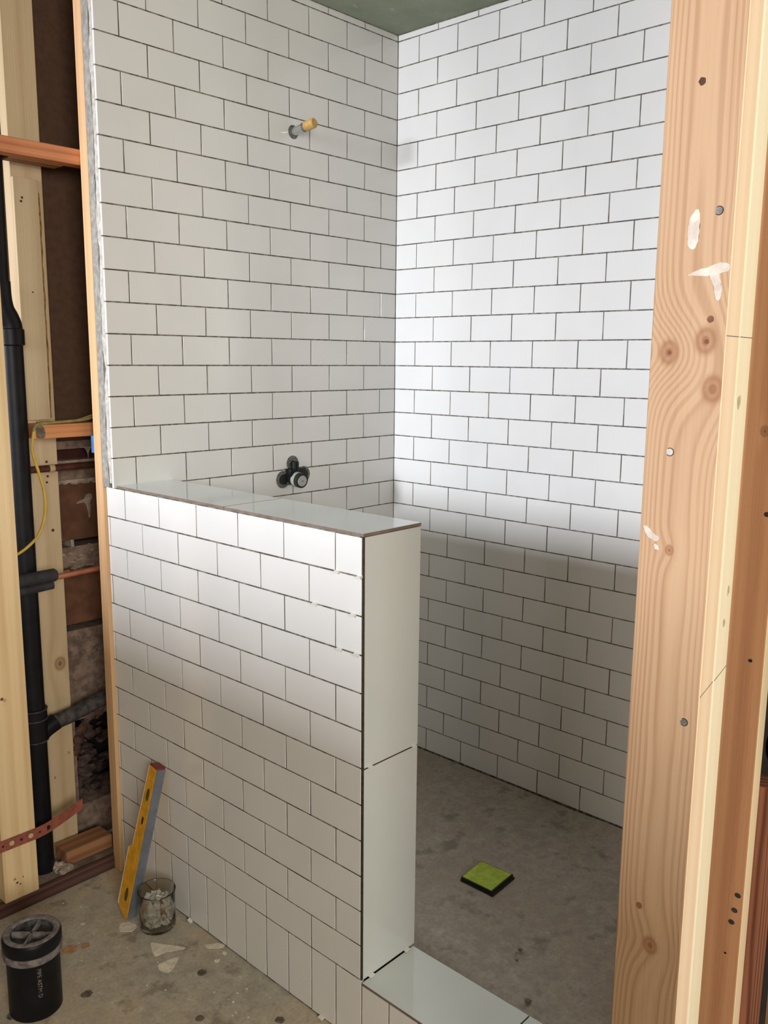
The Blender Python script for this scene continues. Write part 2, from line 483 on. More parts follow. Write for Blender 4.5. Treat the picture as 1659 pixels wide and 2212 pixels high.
for i in range(N+1):
    z = 1.018+(CEIL-1.018)*i/N
    xo = -1.0665 + 0.0015*mnoise.noise(Vector((0, 0, z*30)))
    ym = 0.026 + 0.006*mnoise.noise(Vector((3, 1, z*14)))
    cur = [b.verts.new((xo, ym, z)), b.verts.new((xo-0.0004, 0.054+0.0015*mnoise.noise(Vector((7, 1, z*20))), z)), b.verts.new((-0.9, 0.0555, z)), b.verts.new((-0.9, ym, z))]
    if prev:
        for k in range(4): b.faces.new((prev[k], prev[(k+1) % 4], cur[(k+1) % 4], cur[k]))
    else: b.faces.new(cur)
    prev = cur
b.faces.new(prev)
obj('cement_board', b, M_board, wb)
b = bmesh.new(); prev = None                         # lighter thinset squeezed out at the edge
for i in range(N*2+1):
    z = 1.03+(CEIL-1.03)*i/(N*2)
    yo = 0.020 + 0.009*mnoise.noise(Vector((5, 9, z*11))) + 0.004*mnoise.noise(Vector((5, 2, z*45)))
    xo = -1.0685 + 0.0012*mnoise.noise(Vector((1, 9, z*40)))
    cur = [b.verts.new((xo, 0.0065, z)), b.verts.new((xo, yo, z)), b.verts.new((-1.05, yo+0.001, z)), b.verts.new((-1.05, 0.0065, z))]
    if prev:
        for k in range(4): b.faces.new((prev[k], prev[(k+1) % 4], cur[(k+1) % 4], cur[k]))
    else: b.faces.new(cur)
    prev = cur
b.faces.new(prev)
obj('squeezed_thinset', b, M_mort, wb)

# right wall (plane x=0)
b = bmesh.new()
rows = [(zl(0), CEIL-0.001, 0.0)] + [(zl(i+1), zl(i), 0.5 if i % 2 == 0 else 0.0) for i in range(0, 30)]
tiled(b, Vector((0, 0, 0)), -Yv, Zv, -Xv, rows, 0.001, -YN-0.002, 0.1530, 0.0120, G)
wr = obj('wall_right', b, [M_tile])
tagk(wr, 'structure')
b = bmesh.new(); box(b, 0.0014, 0.09, YN-0.1, 0.03, -0.05, CEIL)
obj('thinset_layer', b, M_thin, wr)

# half wall
b = bmesh.new()
Mz = 1.0162; PM = 0.0786
rows = []
for i in range(12):
    rows.append((Mz-(i+1)*PM, Mz-i*PM, 0.5 if i % 2 == 0 else 0.0))
tiled(b, Vector((-HW, YE, 0)), Yv, Zv, -Xv, rows, 0.0048, 0.0555-YE, 0.1550, 0.0, G)
tiled(b, Vector((-HW, YE, 0)), Yv, Zv, -Xv, [(ZF+0.002, Mz-12*PM, 0.0)], 0.0005, 0.0555-YE, 0.0775, 0.0, G)
inner = [(zl(i+1), zl(i), 0.5 if i % 2 == 0 else 0.0) for i in range(17, 30)]
tiled(b, Vector((-0.892, YE, 0)), Yv, Zv, Xv, inner, 0.009, -YE-0.003, 0.1544, 0.0, G)
hw = obj('wall_left', b, [M_tile])
tagk(hw, 'structure'); hw['label'] = 'white subway tiled half wall with slab cap'
b = bmesh.new(); box(b, -HW+0.0010, -0.8965, YE+0.009, 0.056, ZF, 1.0172)
obj('thinset_core', b, M_thin, hw)
# cap (two slabs) and end panels (two slabs)
def slab(name, x0, x1, y0, y1, z0, z1, parent, faces, lab=None):
    """porcelain slab: glazed face on side(s) given, raw body elsewhere"""
    b = bmesh.new(); box(b, x0, x1, y0, y1, z0, z1, 0, 0.0006)
    b.faces.ensure_lookup_table(); b.normal_update()
    o = obj(name, b, [M_slab, M_body], parent)
    for p in o.data.polygons:
        n = p.normal
        ok = any(n.dot(Vector(f)) > 0.9 for f in faces)
        p.material_index = 0 if ok else 1
    if lab: o['label'] = lab
    return o
slab('cap_tile', -1.0595, -0.8915, -0.4505, 0.0, 1.0178, 1.0245, hw, [(0, 0, 1)])
slab('cap_tile', -1.0600, -0.8915, -0.8870, -0.4525, 1.0174, 1.0241, hw, [(0, 0, 1)])
b = bmesh.new(); box(b, -HW+0.0012, -1.0534, YE+0.0010, YE+0.0088, 0.0735, 1.0160); obj('joint_shade_strip', b, M_jointshade, hw)  # solid strip, its near-black colour stands in for shade in the corner gap
slab('end_tile', -1.0530, -0.8905, YE-0.0005, YE+0.0085, 0.5445, 1.0160, hw, [(0, -1, 0), (1, 0, 0)])
slab('end_tile', -1.0532, -0.8905, YE-0.0003, YE+0.0085, 0.0735, 0.5415, hw, [(0, -1, 0), (1, 0, 0)])

# curb
b = bmesh.new()
tiled(b, Vector((-HW, YE, 0)), Yv, Zv, -Xv, [(ZF+0.002, Mz-12*PM-0.0015, 0.0)], YN-YE, -0.0005, 0.0775, 0.0, G)
cu = obj('trim_1', b, [M_tile]); tagk(cu, 'structure'); cu['label'] = 'low white tiled shower curb'
b = bmesh.new(); box(b, -HW+0.0010, -0.899, YN, YE+0.002, ZF, 0.0642)
obj('thinset_core', b, M_thin, cu)
slab('curb_tile', -1.0590, -0.8965, -1.1915, YE-0.0025, 0.0645, 0.0712, cu, [(0, 0, 1), (1, 0, 0)])
slab('curb_tile', -1.0590, -0.8965, YN, -1.1942, 0.0645, 0.0712, cu, [(0, 0, 1), (1, 0, 0)])
slab('curb_riser_tile', -0.8990, -0.8945, YN, YE, -0.02, 0.0642, cu, [(1, 0, 0)])

# near wall that carries the post (seen end-on)
b = bmesh.new(); box(b, -2.85, -2.75, -2.3, 0.08, ZF, 1.225)     # added unseen blocker left of the camera, cutting window light low down
tagk(obj('low_light_blocker', b, M_room), 'structure')

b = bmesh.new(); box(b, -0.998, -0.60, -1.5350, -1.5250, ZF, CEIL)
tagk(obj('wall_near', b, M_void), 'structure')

# ---------------------------------------------------------------- tile spacers
def spacer(loc, rot, label, s=1.0):
    b = bmesh.new()
    vs = box(b, -0.0065*s, 0.0065*s, -0.006, 0.003, -0.0012, 0.0012)
    for v in b.verts:
        if v.co.x > 0: v.co.z *= 2.0; v.co.y *= 0.9
    o = obj('tile_spacer', b, M_spacer)
    o.location = loc; o.rotation_euler = rot
    return tagk(o, None, label, 'tile spacer', 'white plastic tile spacers')
R90 = math.radians(90)
sp = [(-0.812, Mz-PM, 'white plastic spacer in the first joint below the cap, farther from the corner'),
      (-0.875, Mz-PM, 'white plastic spacer at the half wall corner, in the first joint below the cap'),
      (-0.747, Mz-2*PM, 'white plastic spacer in the second joint below the cap, farther from the corner'),
      (-0.858, Mz-2*PM, 'white plastic spacer in the second joint below the cap, nearer the corner'),
      (-0.819, Mz-3*PM, 'white plastic spacer in the third joint below the cap, farther from the corner'),
      (-0.867, Mz-3*PM, 'white plastic spacer in the third joint below the cap, nearer the corner')]
for y, z, lab in sp: spacer((-HW-0.001, y, z-0.0025), (0.35, 0, -R90), lab)
spacer((-1.038, YE-0.001, 0.5425), (0.1, 0, 0), 'white plastic spacer in the end panel joint, left end', 0.8)
spacer((-0.904, YE-0.001, 0.5425), (0.1, 0, 0), 'white plastic spacer in the end panel joint, right end', 0.8)
spacer((-1.032, YE-0.004, 0.0725), (0.2, 0, 0.1), 'white spacer under the end panel on the curb, near its outer edge')
spacer((-0.920, YE-0.004, 0.0725), (0.2, 0, 0.1), 'white spacer under the end panel on the curb, near the shower floor')
spacer((-1.062, -0.272, -0.080), (0.5, 0.3, -R90), 'white spacer lying on the floor beside the glass jar', 1.0)
spacer((-1.062, -0.765, -0.080), (0.2, 0.1, -R90), 'pale spacer under the foot of the half wall near the bottom of the photo', 0.9)

# ---------------------------------------------------------------- shower fittings
# shower arm stub
t = empty('shower_pipe_stub', (-0.447, 0, 1.994))
tagk(t, None, 'short capped metal pipe stub sticking out of the upper tiled wall', 'pipe')
c = Vector((-0.447, 0, 1.994))
b = bmesh.new(); lathe(b, [(0.019, -0.0006), (0.0185, -0.0012), (0.0, -0.0012)], c, 32, axis='Y'); obj('wall_hole', b, M_escut, t)
b = bmesh.new(); tube(b, [c+Vector((0.0, 0.001, 0)), c+Vector((0.001, -0.045, 0.006))], 0.0115, 24)
obj('nipple', b, M_chrome, t, True)
b = bmesh.new(); tube(b, [c+Vector((0.001, -0.044, 0.006)), c+Vector((0.001, -0.049, 0.0065)), c+Vector((0.001, -0.050, 0.0065)), c+Vector((0.001, -0.054, 0.007))], [0.0128, 0.0128, 0.0112, 0.0112], 24)
obj('thread_ring', b, M_escut, t, True)
b = bmesh.new(); tube(b, [c+Vector((0.001, -0.052, 0.007)), c+Vector((0.001, -0.054, 0.0072)), c+Vector((0.002, -0.086, 0.011)), c+Vector((0.002, -0.089, 0.0113))], [0.012, 0.0138, 0.0138, 0.0115], 24)
obj('end_cap', b, M_brass, t, True)

# mixing valve rough-in
t = empty('shower_valve', (-0.455, 0, 0.985))
tagk(t, None, 'black rough-in shower valve in a cloverleaf hole on the tiled wall', 'valve')
def disc(c, r, y, name, mat, hole=0.0):
    b = bmesh.new()
    lathe(b, [(r, 0.0), (r, -y), (r*0.96, -y-0.0004), (max(hole, 0.0001), -y-0.0004)], c, 36, axis='Y')
    return obj(name, b, mat, t, True)
cz = 0.9905
b = bmesh.new()
for (dx, dz, r) in ((-0.044, -0.003, 0.0265), (-0.005, 0.044, 0.0235), (0.040, 0.006, 0.0255)):
    lathe(b, [(r, 0.0), (r, -0.0010), (r*0.72, -0.0012), (0.0001, -0.0012)], (-0.457+dx, 0, cz+dz), 32, axis='Y')
box(b, -0.494, -0.424, -0.0012, 0.0, cz-0.022, cz+0.03)
obj('cut_out', b, M_escut, t, True)
for (dx, dz, r) in ((-0.044, -0.003, 0.015), (-0.005, 0.042, 0.010), (0.040, 0.006, 0.016)):
    b = bmesh.new(); lathe(b, [(r, -0.001), (r*1.05, -0.0028), (0.0001, -0.0028)], (-0.457+dx, 0, cz+dz), 24, axis='Y')
    obj('inlet', b, M_black, t, True)
b = bmesh.new()
tube(b, [(-0.459, 0, cz+0.004), (-0.459, -0.014, cz+0.004)], 0.027, 28)
box(b, -0.490, -0.425, -0.022, 0.0, cz+0.006, cz+0.030, bev=0.003)
tube(b, [(-0.462, -0.012, cz+0.05), (-0.462, -0.012, cz+0.02)], 0.012, 16)
obj('valve_body', b, M_abs, t, True)
b = bmesh.new(); tube(b, [(-0.462, -0.010, cz-0.002), (-0.4635, -0.046, cz-0.006)], 0.0225, 32)
obj('sleeve', b, M_black, t, True)
b = bmesh.new()
tube(b, [(-0.4623, -0.018, cz-0.0029), (-0.4629, -0.032, cz-0.0045)], 0.0230, 32)
obj('sticker', b, M_lime, t, True)
b = bmesh.new(); tube(b, [(-0.4635, -0.044, cz-0.006), (-0.4636, -0.0475, cz-0.0061)], 0.0165, 32)
g = obj('front_disc', b, M_grip, t, True)
b = bmesh.new(); tube(b, [(-0.4636, -0.047, cz-0.0061), (-0.4637, -0.0485, cz-0.0062)], 0.0025, 14)
obj('screw', b, M_nail, g, True)

# floor drain
t = empty('floor_drain', (-0.482, -0.785, 0.0))
tagk(t, None, 'square lime green drain cover set in the concrete shower floor', 'drain')
P = [(-0.535, -0.739), (-0.434, -0.7315), (-0.427, -0.836), (-0.533, -0.8415)]
def prism(bm, pts, z0, z1):
    a = [bm.verts.new((x, y, z0)) for x, y in pts]; c = [bm.verts.new((x, y, z1)) for x, y in pts]
    bm.faces.new(a[::-1]); bm.faces.new(c)
    for k in range(len(pts)): bm.faces.new((a[k], a[(k+1) % len(pts)], c[(k+1) % len(pts)], c[k]))
cc = (-0.482, -0.787)
b = bmesh.new(); prism(b, P, -0.02, -0.0012); obj('drain_body', b, M_black, t)
b = bmesh.new(); prism(b, [(cc[0]+(x-cc[0])*0.97+0.002, cc[1]+(y-cc[1])*0.96+0.003) for x, y in P], -0.004, 0.0045)
obj('riser', b, M_black, t)
b = bmesh.new(); prism(b, [(cc[0]+(x-cc[0])*0.90+0.002, cc[1]+(y-cc[1])*0.90+0.004) for x, y in P], 0.0045, 0.0062)
obj('cover', b, M_green, t)

# ---------------------------------------------------------------- post at the shower entrance
def stud(name, x0, x1, y0, y1, z0, z1, mat, label, mats=None, bev=0.0018, group=None):
    b = bmesh.new(); box(b, x0, x1, y0, y1, z0, z1, 0, bev)
    o = obj(name, b, mats or mat)
    tagk(o, None, label, 'stud', group)
    return o
p1 = stud('wood_stud', -1.240, -1.2022, -1.6245, -1.5355, ZF, CEIL, None, 'wide fir stud at the shower entrance with knots and white primer smears', [M_post, M_pine2])
for p in p1.data.polygons:
    if p.normal.y < -0.9: p.material_index = 1
p2 = stud('wood_stud', -1.2015, -1.1640, -1.6255, -1.5355, ZF, CEIL, M_pine, 'pale pine stud nailed flat behind the fir stud, only its bright edge showing')
def on_post(bm, u, z, r):
    lathe(bm, [(0.0001, 0.0)], (0, 0, 0), 3)
for (y, z, r, mat, nm) in ((-1.578, 1.654, 0.0042, M_hole, 'nail_hole'), (-1.607, 1.515, 0.0042, M_nail, 'nail_head'), (-1.568, 1.245, 0.0045, M_mort, 'nail_head'),
                       (-1.608, 0.918, 0.0042, M_nail, 'nail_head'), (-1.566, 0.653, 0.0042, M_pitch, 'nail_hole'), (-1.606, 1.398, 0.0038, M_pitch, 'nail_hole'), (-1.5595, 1.361, 0.0022, M_pitch, 'nail_hole'), (-1.603, 1.373, 0.0026, M_pitch, 'nail_hole')):
    b = bmesh.new()
    pts = [(y+r*math.cos(a*math.pi/6)*random.uniform(0.85, 1.1), z+r*1.05*math.sin(a*math.pi/6)*random.uniform(0.85, 1.1)) for a in range(12)]
    patch(b, pts, 0, -1.240, 0.0004, -1, 2); obj(nm, b, mat, p1)
for (y, z) in ((-1.568, 1.245), (-1.607, 1.515), (-1.608, 0.918)):
    b = bmesh.new(); tube(b, [Vector((-1.2402, y+0.0046*math.cos(k*0.5+1), z+0.0046*math.sin(k*0.5+1))) for k in range(10)], 0.0006, 6)
    obj('nail_dent', b, M_hole, p1)
sm = [[(-1.583, 1.519), (-1.586, 1.505), (-1.585, 1.485), (-1.58, 1.476), (-1.573, 1.483), (-1.573, 1.501), (-1.576, 1.513)],
      [(-1.576, 1.448), (-1.588, 1.4525), (-1.599, 1.455), (-1.612, 1.459), (-1.622, 1.457), (-1.6225, 1.450), (-1.612, 1.4475), (-1.598, 1.4455), (-1.588, 1.446)],
      [(-1.602, 1.449), (-1.611, 1.450), (-1.614, 1.440), (-1.6165, 1.430), (-1.6155, 1.420), (-1.6105, 1.419), (-1.608, 1.430), (-1.604, 1.440)],
      [(-1.540, 1.152), (-1.546, 1.152), (-1.553, 1.146), (-1.561, 1.141), (-1.559, 1.136), (-1.55, 1.138), (-1.544, 1.144)],
      [(-1.555, 1.132), (-1.561, 1.131), (-1.563, 1.126), (-1.557, 1.127)]]
for s in sm:
    b = bmesh.new(); patch(b, s, 0, -1.240, 0.0003+0.0002*sm.index(s), -1, 4, rough=0.0006); obj('primer_smear', b, M_paint, p1)
for (o_, x0, x1, z0, z1) in ((p1, -1.2385, -1.2030, 1.3795, 1.379), (p2, -1.2005, -1.1650, 1.379, 1.3785), (p1, -1.2385, -1.2030, 0.9535, 0.964), (p2, -1.2005, -1.1650, 0.965, 0.976)):
    b = bmesh.new(); yy = -1.6246 if o_ is p1 else -1.6256
    tube(b, [(x0, yy, z0), (x1, yy, z1)], 0.0005, 6); obj('pencil_line', b, M_pencil, o_)
def grey_knot(o_, x, z, r):
    b = bmesh.new()
    pts = [(x+r*0.6*math.cos(a*math.pi/5)*random.uniform(0.6, 1.1), z+r*math.sin(a*math.pi/5)*random.uniform(0.6, 1.1)) for a in range(10)]
    patch(b, pts, 1, -1.6255, 0.0003, -1, 2); obj('grey_mark', b, plain('grey_wood_mark', s2l(206, 198, 160), 0.8, var=0.1), o_)
grey_knot(p2, -1.190, 1.305, 0.010); grey_knot(p2, -1.178, 1.075, 0.007); grey_knot(p2, -1.184, 1.035, 0.006)

p3 = stud('wood_stud', -1.0270, -1.0005, -1.6245, -1.5355, ZF, CEIL, None, 'brown stud seen past the entrance post with three dark nails low down', [M_brownstud, M_cream])
for p in p3.data.polygons:
    if p.normal.y < -0.9: p.material_index = 1
for (y, z, r, mat) in ((-1.606, 0.942, 0.0028, M_void), (-1.612, 1.149, 0.004, M_hole), (-1.616, 0.588, 0.0045, M_absdusty), (-1.613, 0.563, 0.0045, M_absdusty), (-1.610, 0.543, 0.0045, M_absdusty), (-1.605, 0.49, 0.0018, M_void)):
    b = bmesh.new(); lathe(b, [(r, 0), (r, 0.0005), (0.0001, 0.0008)], (0, 0, 0), 14)
    for v in b.verts: v.co = Vector((-1.027-v.co.z, y+v.co.x, z+v.co.y*0.85))
    obj('nail_head', b, mat, p3)
stud('wood_stud', -0.62, -0.582, -1.6245, -1.5355, ZF, CEIL, M_brownstud, 'stud of the open framing right of the photo, first beyond the brown one')
stud('wood_stud', -0.21, -0.172, -1.6245, -1.5355, ZF, CEIL, M_brownstud, 'stud of the open framing right of the photo, nearest the tiled wall')
p4 = stud('wood_stud', -0.9990, -0.9560, -1.640, -1.560, ZF, 0.75, M_old, 'rough old reddish stud at the far right beside the brown one')
b = bmesh.new(); box(b, -0.9555, -0.930, -1.640, -1.56, ZF, 0.72)
tagk(obj('dark_batten', b, M_void), None, 'near black batten at the lower right edge behind the studs', 'batten')
b = bmesh.new(); tube(b, spline([(-0.962, -1.64, 1.9), (-0.962, -1.64, 1.1), (-0.985, -1.662, 0.99), (-0.992, -1.668, 0.93), (-0.985, -1.662, 0.87), (-0.955, -1.64, 0.80), (-0.93, -1.64, 0.77)], 8), [0.022]*9+[0.028]*28+[0.026]*12, 24)
tagk(obj('drain_pipe', b, M_abs, smooth=True), None, 'black plastic pipe bend at the right edge of the photo', 'pipe')

# ---------------------------------------------------------------- open stud bay on the left
strip = stud('wood_stud', -1.0672, -0.98, 0.0565, 0.0922, ZF, CEIL, M_strip, 'narrow tan stud running up beside the edge of the tiled wall')
b = bmesh.new(); box(b, -1.0676, -1.0655, 0.0925, 0.1050, 1.102, 1.147, bev=0.0008)
tagk(obj('tape_strip', b, M_blue), None, 'short strip of bright blue tape on the tan stud', 'tape')
fs = stud('wood_stud', -1.3785, -1.2885, 0.087, 0.124, -0.0455, CEIL, M_front, 'big pale pine stud at the left edge standing on the sole plate')
for (x, z, r) in ((-1.352, 0.505, 0.004), (-1.345, 0.0, 0.003), (-1.337, -0.007, 0.0022), (-1.329, 0.01, 0.0018), (-1.349, 0.012, 0.0018)):
    b = bmesh.new()
    pts = [(x+r*math.cos(a*math.pi/5), z+r*math.sin(a*math.pi/5)) for a in range(10)]
    patch(b, pts, 1, 0.087, 0.0003, -1, 2); obj('nail_hole', b, M_pitch, fs)
rs = stud('wood_stud', -1.187, -1.1035, 0.222, 0.258, ZF, CEIL, M_rear, 'dusty pale stud behind the black drain pipe, with a round knot low down')
def nails(parent, y, lst, mat=M_hole):
    for (x, z, r) in lst:
        b = bmesh.new(); pts = [(x+r*math.cos(a*math.pi/5), z+r*math.sin(a*math.pi/5)) for a in range(10)]
        patch(b, pts, 1, y, 0.0003, -1, 2); obj('nail_hole', b, mat, parent)
nails(rs, 0.222, [(-1.135, 1.073, 0.0034), (-1.134, 1.034, 0.0034), (-1.137, 1.018, 0.003), (-1.128, 0.886, 0.004)])
b = bmesh.new(); box(b, -1.186, -1.122, 0.210, 0.2215, 1.186, 1.790, 0, 0.001)
sis = obj('nailer_board', b, M_sister); tagk(sis, None, 'lighter board fixed over the dusty stud below the reddish block', 'board')
nails(sis, 0.210, [(-1.165, 1.742, 0.003), (-1.168, 1.733, 0.003), (-1.151, 1.512, 0.002)])
b = bmesh.new()
pts = []
for i in range(60):
    z = 1.19+0.57*i/59
    pts.append(Vector((-1.1195+0.003*mnoise.noise(Vector((z*23, 0, 0))), 0.217+0.002*mnoise.noise(Vector((z*31, 4, 0))), z)))
tube(b, pts, [0.0035+0.0035*abs(mnoise.noise(Vector((p.z*17, 2, 5)))) for p in pts], 8)
obj('glue_bead', b, M_foamglue, sis, True)

b = bmesh.new(); box(b, -1.80, -1.045, 0.0945, 0.1340, 1.8185, 1.8560, bev=0.002)
bl = obj('wood_block', b, M_red); tagk(bl, None, 'reddish fir blocking crossing the open bay near the top left', 'block')
b = bmesh.new(); box(b, -1.225, -1.09, 0.1345, 0.182, 1.8175, 1.853, bev=0.002)
obj('wood_block', b, M_low); tagk(bpy.data.objects['wood_block.001'], None, 'darker fir blocking hidden behind the reddish crossing block', 'block')
b = bmesh.new(); box(b, -1.2015, -1.03, 0.128, 0.2205, 1.1435, 1.1785, bev=0.0015)
ob = obj('wood_block', b, M_orange); tagk(ob, None, 'orange fir block at mid height with the yellow cable lying on it', 'block')
b = bmesh.new(); patch(b, [(-1.201, 1.148), (-1.201, 1.175), (-1.186, 1.176), (-1.179, 1.16), (-1.183, 1.146)], 1, 0.128, 0.0003, -1, 4)
obj('dark_end_stain', b, M_stain, ob)
b = bmesh.new(); box(b, -1.184, -1.045, 0.134, 0.206, -0.0455, -0.0065, bev=0.002)
tagk(obj('wood_block', b, M_low), None, 'short weathered block lying flat on the floor ledge in the bay', 'block')
b = bmesh.new(); box(b, -2.3, -1.0585, 0.087, 0.106, ZF, -0.0458, bev=0.003)
tagk(obj('sole_plate', b, M_plate), None, 'dark brown sole plate along the floor under the open studs', 'plate')
b = bmesh.new()
gx, gy = 70, 12
vv = {}
for i in range(gx+1):
    for j in range(gy+1):
        x = -2.3+(1.35)*i/gx; y = 0.1055+0.16*j/gy
        z = -0.050+0.004*mnoise.noise(Vector((x*22, y*22, 0))) + (0.002 if j else 0)
        vv[i, j] = b.verts.new((x, y, z))
for i in range(gx):
    for j in range(gy): b.faces.new((vv[i, j], vv[i+1, j], vv[i+1, j+1], vv[i, j+1]))
tagk(obj('floor_ledge', b, M_dust, smooth=True), 'structure')

# black drain stack
t = empty('drain_stack', (-1.238, 0.175, -0.05))
tagk(t, None, 'black plastic drain stack rising through the bay behind the big pale stud', 'pipe')
px, py, pr = -1.236, 0.170, 0.0295
b = bmesh.new(); tube(b, [(px, py, -0.06), (px, py, 1.40)], pr, 32); obj('lower_pipe', b, M_abs, t, True)
b = bmesh.new(); tube(b, [(px, py, 1.375), (px, py, 1.378), (px, py, 1.415), (px, py, 1.418)], [pr, pr+0.005, pr+0.005, pr+0.002], 32)
tube(b, spline([(px, py, 1.41), (px-0.002, py, 1.427), (px-0.009, py, 1.444), (px-0.018, py, 1.462), (px-0.023, py, 1.49), (px-0.024, py, 1.53)], 5), pr+0.002, 32)
obj('bend', b, M_abs, t, True)
b = bmesh.new(); tube(b, [(px-0.024, py, 1.52), (px-0.020, py, CEIL)], pr-0.001, 32); obj('upper_pipe', b, M_abs, t, True)
b = bmesh.new(); tube(b, [(px, py, 0.335), (px, py, 0.336), (px, py, 0.425), (px, py, 0.426)], [pr, pr+0.0045, pr+0.0045, pr], 32)
tube(b, spline([(px, py, 0.335), (px+0.03, py, 0.355), (px+0.06, py, 0.368)], 6), 0.024, 24)
w = obj('wye_fitting', b, M_abs, t, True)
for z in (0.335, 0.395, 0.422):
    b = bmesh.new(); tube(b, [(px, py, z-0.0012), (px, py, z+0.0012)], pr+0.0062, 32); obj('glue_ring', b, M_absdusty, w, True)
b = bmesh.new()
pp = spline([(px+0.045, py-0.001, 0.365), (-1.12, py+0.002, 0.374), (-1.05, py+0.004, 0.388), (-0.96, py+0.006, 0.405)], 8)
tube(b, pp, [0.021+0.0012*mnoise.noise(p*60) for p in pp], 22)
obj('branch_pipe', b, M_absdusty, t, True)

# foam insulation and copper pipes
t = empty('copper_pipe', (-1.13, 0.118, 0.784))
tagk(t, None, 'lower copper water pipe with black foam insulation on its left end', 'pipe')
b = bmesh.new(); tube(b, [(-1.20, 0.118, 0.782), (-0.99, 0.118, 0.787)], 0.0078, 18); obj('pipe', b, M_copper, t, True)
b = bmesh.new(); tube(b, [(-1.283, 0.116, 0.789), (-1.183, 0.116, 0.790), (-1.178, 0.116, 0.790)], [0.017, 0.017, 0.013], 24)
obj('foam_insulation', b, M_foam, t, True)
b = bmesh.new(); tube(b, [(-1.283, 0.124, 0.760), (-1.186, 0.124, 0.764)], 0.013, 20); obj('foam_insulation', b, M_foam, t, True)
t = empty('copper_pipe', (-1.13, 0.16, 1.05))
tagk(t, None, 'upper darkened copper pipe crossing the bay below the orange block', 'pipe')
b = bmesh.new(); tube(b, [(-1.213, 0.205, 1.057), (-0.99, 0.205, 1.057)], 0.0095, 18); obj('pipe', b, M_oldcopper, t, True)
b = bmesh.new(); tube(b, [(-1.138, 0.205, 1.057), (-1.124, 0.205, 1.057)], 0.0108, 18); obj('clip', b, M_rear, t, True)
# yellow cable
b = bmesh.new()
pp = spline([(-1.035, 0.135, 1.198), (-1.059, 0.131, 1.189), (-1.111, 0.130, 1.185), (-1.174, 0.130, 1.183), (-1.203, 0.128, 1.178), (-1.214, 0.122, 1.155), (-1.220, 0.120, 1.115), (-1.207, 0.120, 1.061), (-1.196, 0.120, 1.012), (-1.195, 0.120, 0.964), (-1.205, 0.120, 0.923), (-1.221, 0.120, 0.895), (-1.247, 0.121, 0.873), (-1.272, 0.124, 0.858), (-1.31, 0.135, 0.84)], 8)
tube(b, pp, 0.0038, 12); cb = obj('electric_cable', b, [M_cord, M_cord2], smooth=True)
for p in cb.data.polygons:
    if (cb.location.z+p.center.z) > 1.165: p.material_index = 1
tagk(cb, None, 'thin yellow cable draped over the block and hanging in a loop', 'cable')
b = bmesh.new(); tube(b, spline([(-1.035, 0.150, 1.196), (-1.09, 0.150, 1.184), (-1.19, 0.150, 1.183)], 8), 0.0034, 10)
tagk(obj('electric_cable', b, M_cord2, smooth=True), None, 'dusty olive cable lying along the top of the orange block', 'cable')

# perforated strap
t = empty('pipe_strap', (-1.27, 0.084, 0.115))
tagk(t, None, 'perforated copper strap nailed across the foot of the big pale stud', 'strap')
b = bmesh.new()
def sz(x): return 0.116 + 0.02*max(0, (x+1.26)/0.11)**1.3 if x > -1.26 else 0.116
xs = [-1.42+0.005*i for i in range(56)]
for a, c2 in zip(xs, xs[1:]):
    q = [(a, sz(a)-0.0155), (c2, sz(c2)-0.0155), (c2, sz(c2)+0.0155), (a, sz(a)+0.0155)]
    def sy(x): return 0.0845 if x < -1.285 else 0.0845+0.02*min(1, (x+1.285)/0.12)
    for s_ in (0, 1):
        b.faces.new([b.verts.new((x, sy(x)+0.0012*s_, z)) for x, z in (q if s_ else q[::-1])])
bmesh.ops.remove_doubles(b, verts=b.verts[:], dist=0.00001)
obj('band', b, M_strap, t)
for (x, m_, r) in ((-1.353, M_sister, 0.0065), (-1.303, M_sister, 0.0065), (-1.253, M_void, 0.0065), (-1.376, M_void, 0.0028), (-1.328, M_void, 0.0032), (-1.278, M_void, 0.0028), (-1.40, M_sister, 0.006)):
    b = bmesh.new(); yy = 0.0844 if x < -1.285 else 0.0844+0.02*min(1, (x+1.285)/0.12)
    lathe(b, [(r, 0.0), (r, -0.0004), (0.0001, -0.0004)], (x, yy, sz(x)), 18, axis='Y'); obj('strap_hole', b, m_, t)

# back of the bay: old clay tile and mortar
b = bmesh.new()
mats = [M_brownboard, M_mortar, M_claydark, M_mortarl, M_clay, M_void, M_rubble]
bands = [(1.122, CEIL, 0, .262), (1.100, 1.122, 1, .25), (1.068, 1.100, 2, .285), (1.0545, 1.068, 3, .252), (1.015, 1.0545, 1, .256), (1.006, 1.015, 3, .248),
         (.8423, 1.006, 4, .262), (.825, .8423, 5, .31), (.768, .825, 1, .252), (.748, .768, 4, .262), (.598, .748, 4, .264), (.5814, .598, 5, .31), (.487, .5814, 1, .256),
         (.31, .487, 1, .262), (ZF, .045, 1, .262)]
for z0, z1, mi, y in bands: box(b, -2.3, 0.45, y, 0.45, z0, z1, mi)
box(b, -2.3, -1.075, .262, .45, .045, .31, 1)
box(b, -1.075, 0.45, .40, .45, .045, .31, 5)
rough = [(.768, .825, 3, 60), (.487, .5814, 1, 40), (1.0, 1.013, 3, 26), (.745, .770, 3, 30)]
for z0, z1, mi, cnt in rough:
    for _ in range(cnt):
        x = random.uniform(-1.105, -0.97); z = random.uniform(z0, z1); s = random.uniform(0.004, 0.011)
        r = bmesh.ops.create_icosphere(b, subdivisions=1, radius=s, matrix=Matrix.Translation((x, .254+s*0.2, z)) @ Matrix.Diagonal((1.5, .45, .6, 1)))
        for v in r['verts']:
            v.co += Vector([random.uniform(-.25, .25)*s for _ in range(3)])
            for f in v.link_faces: f.material_index = mi
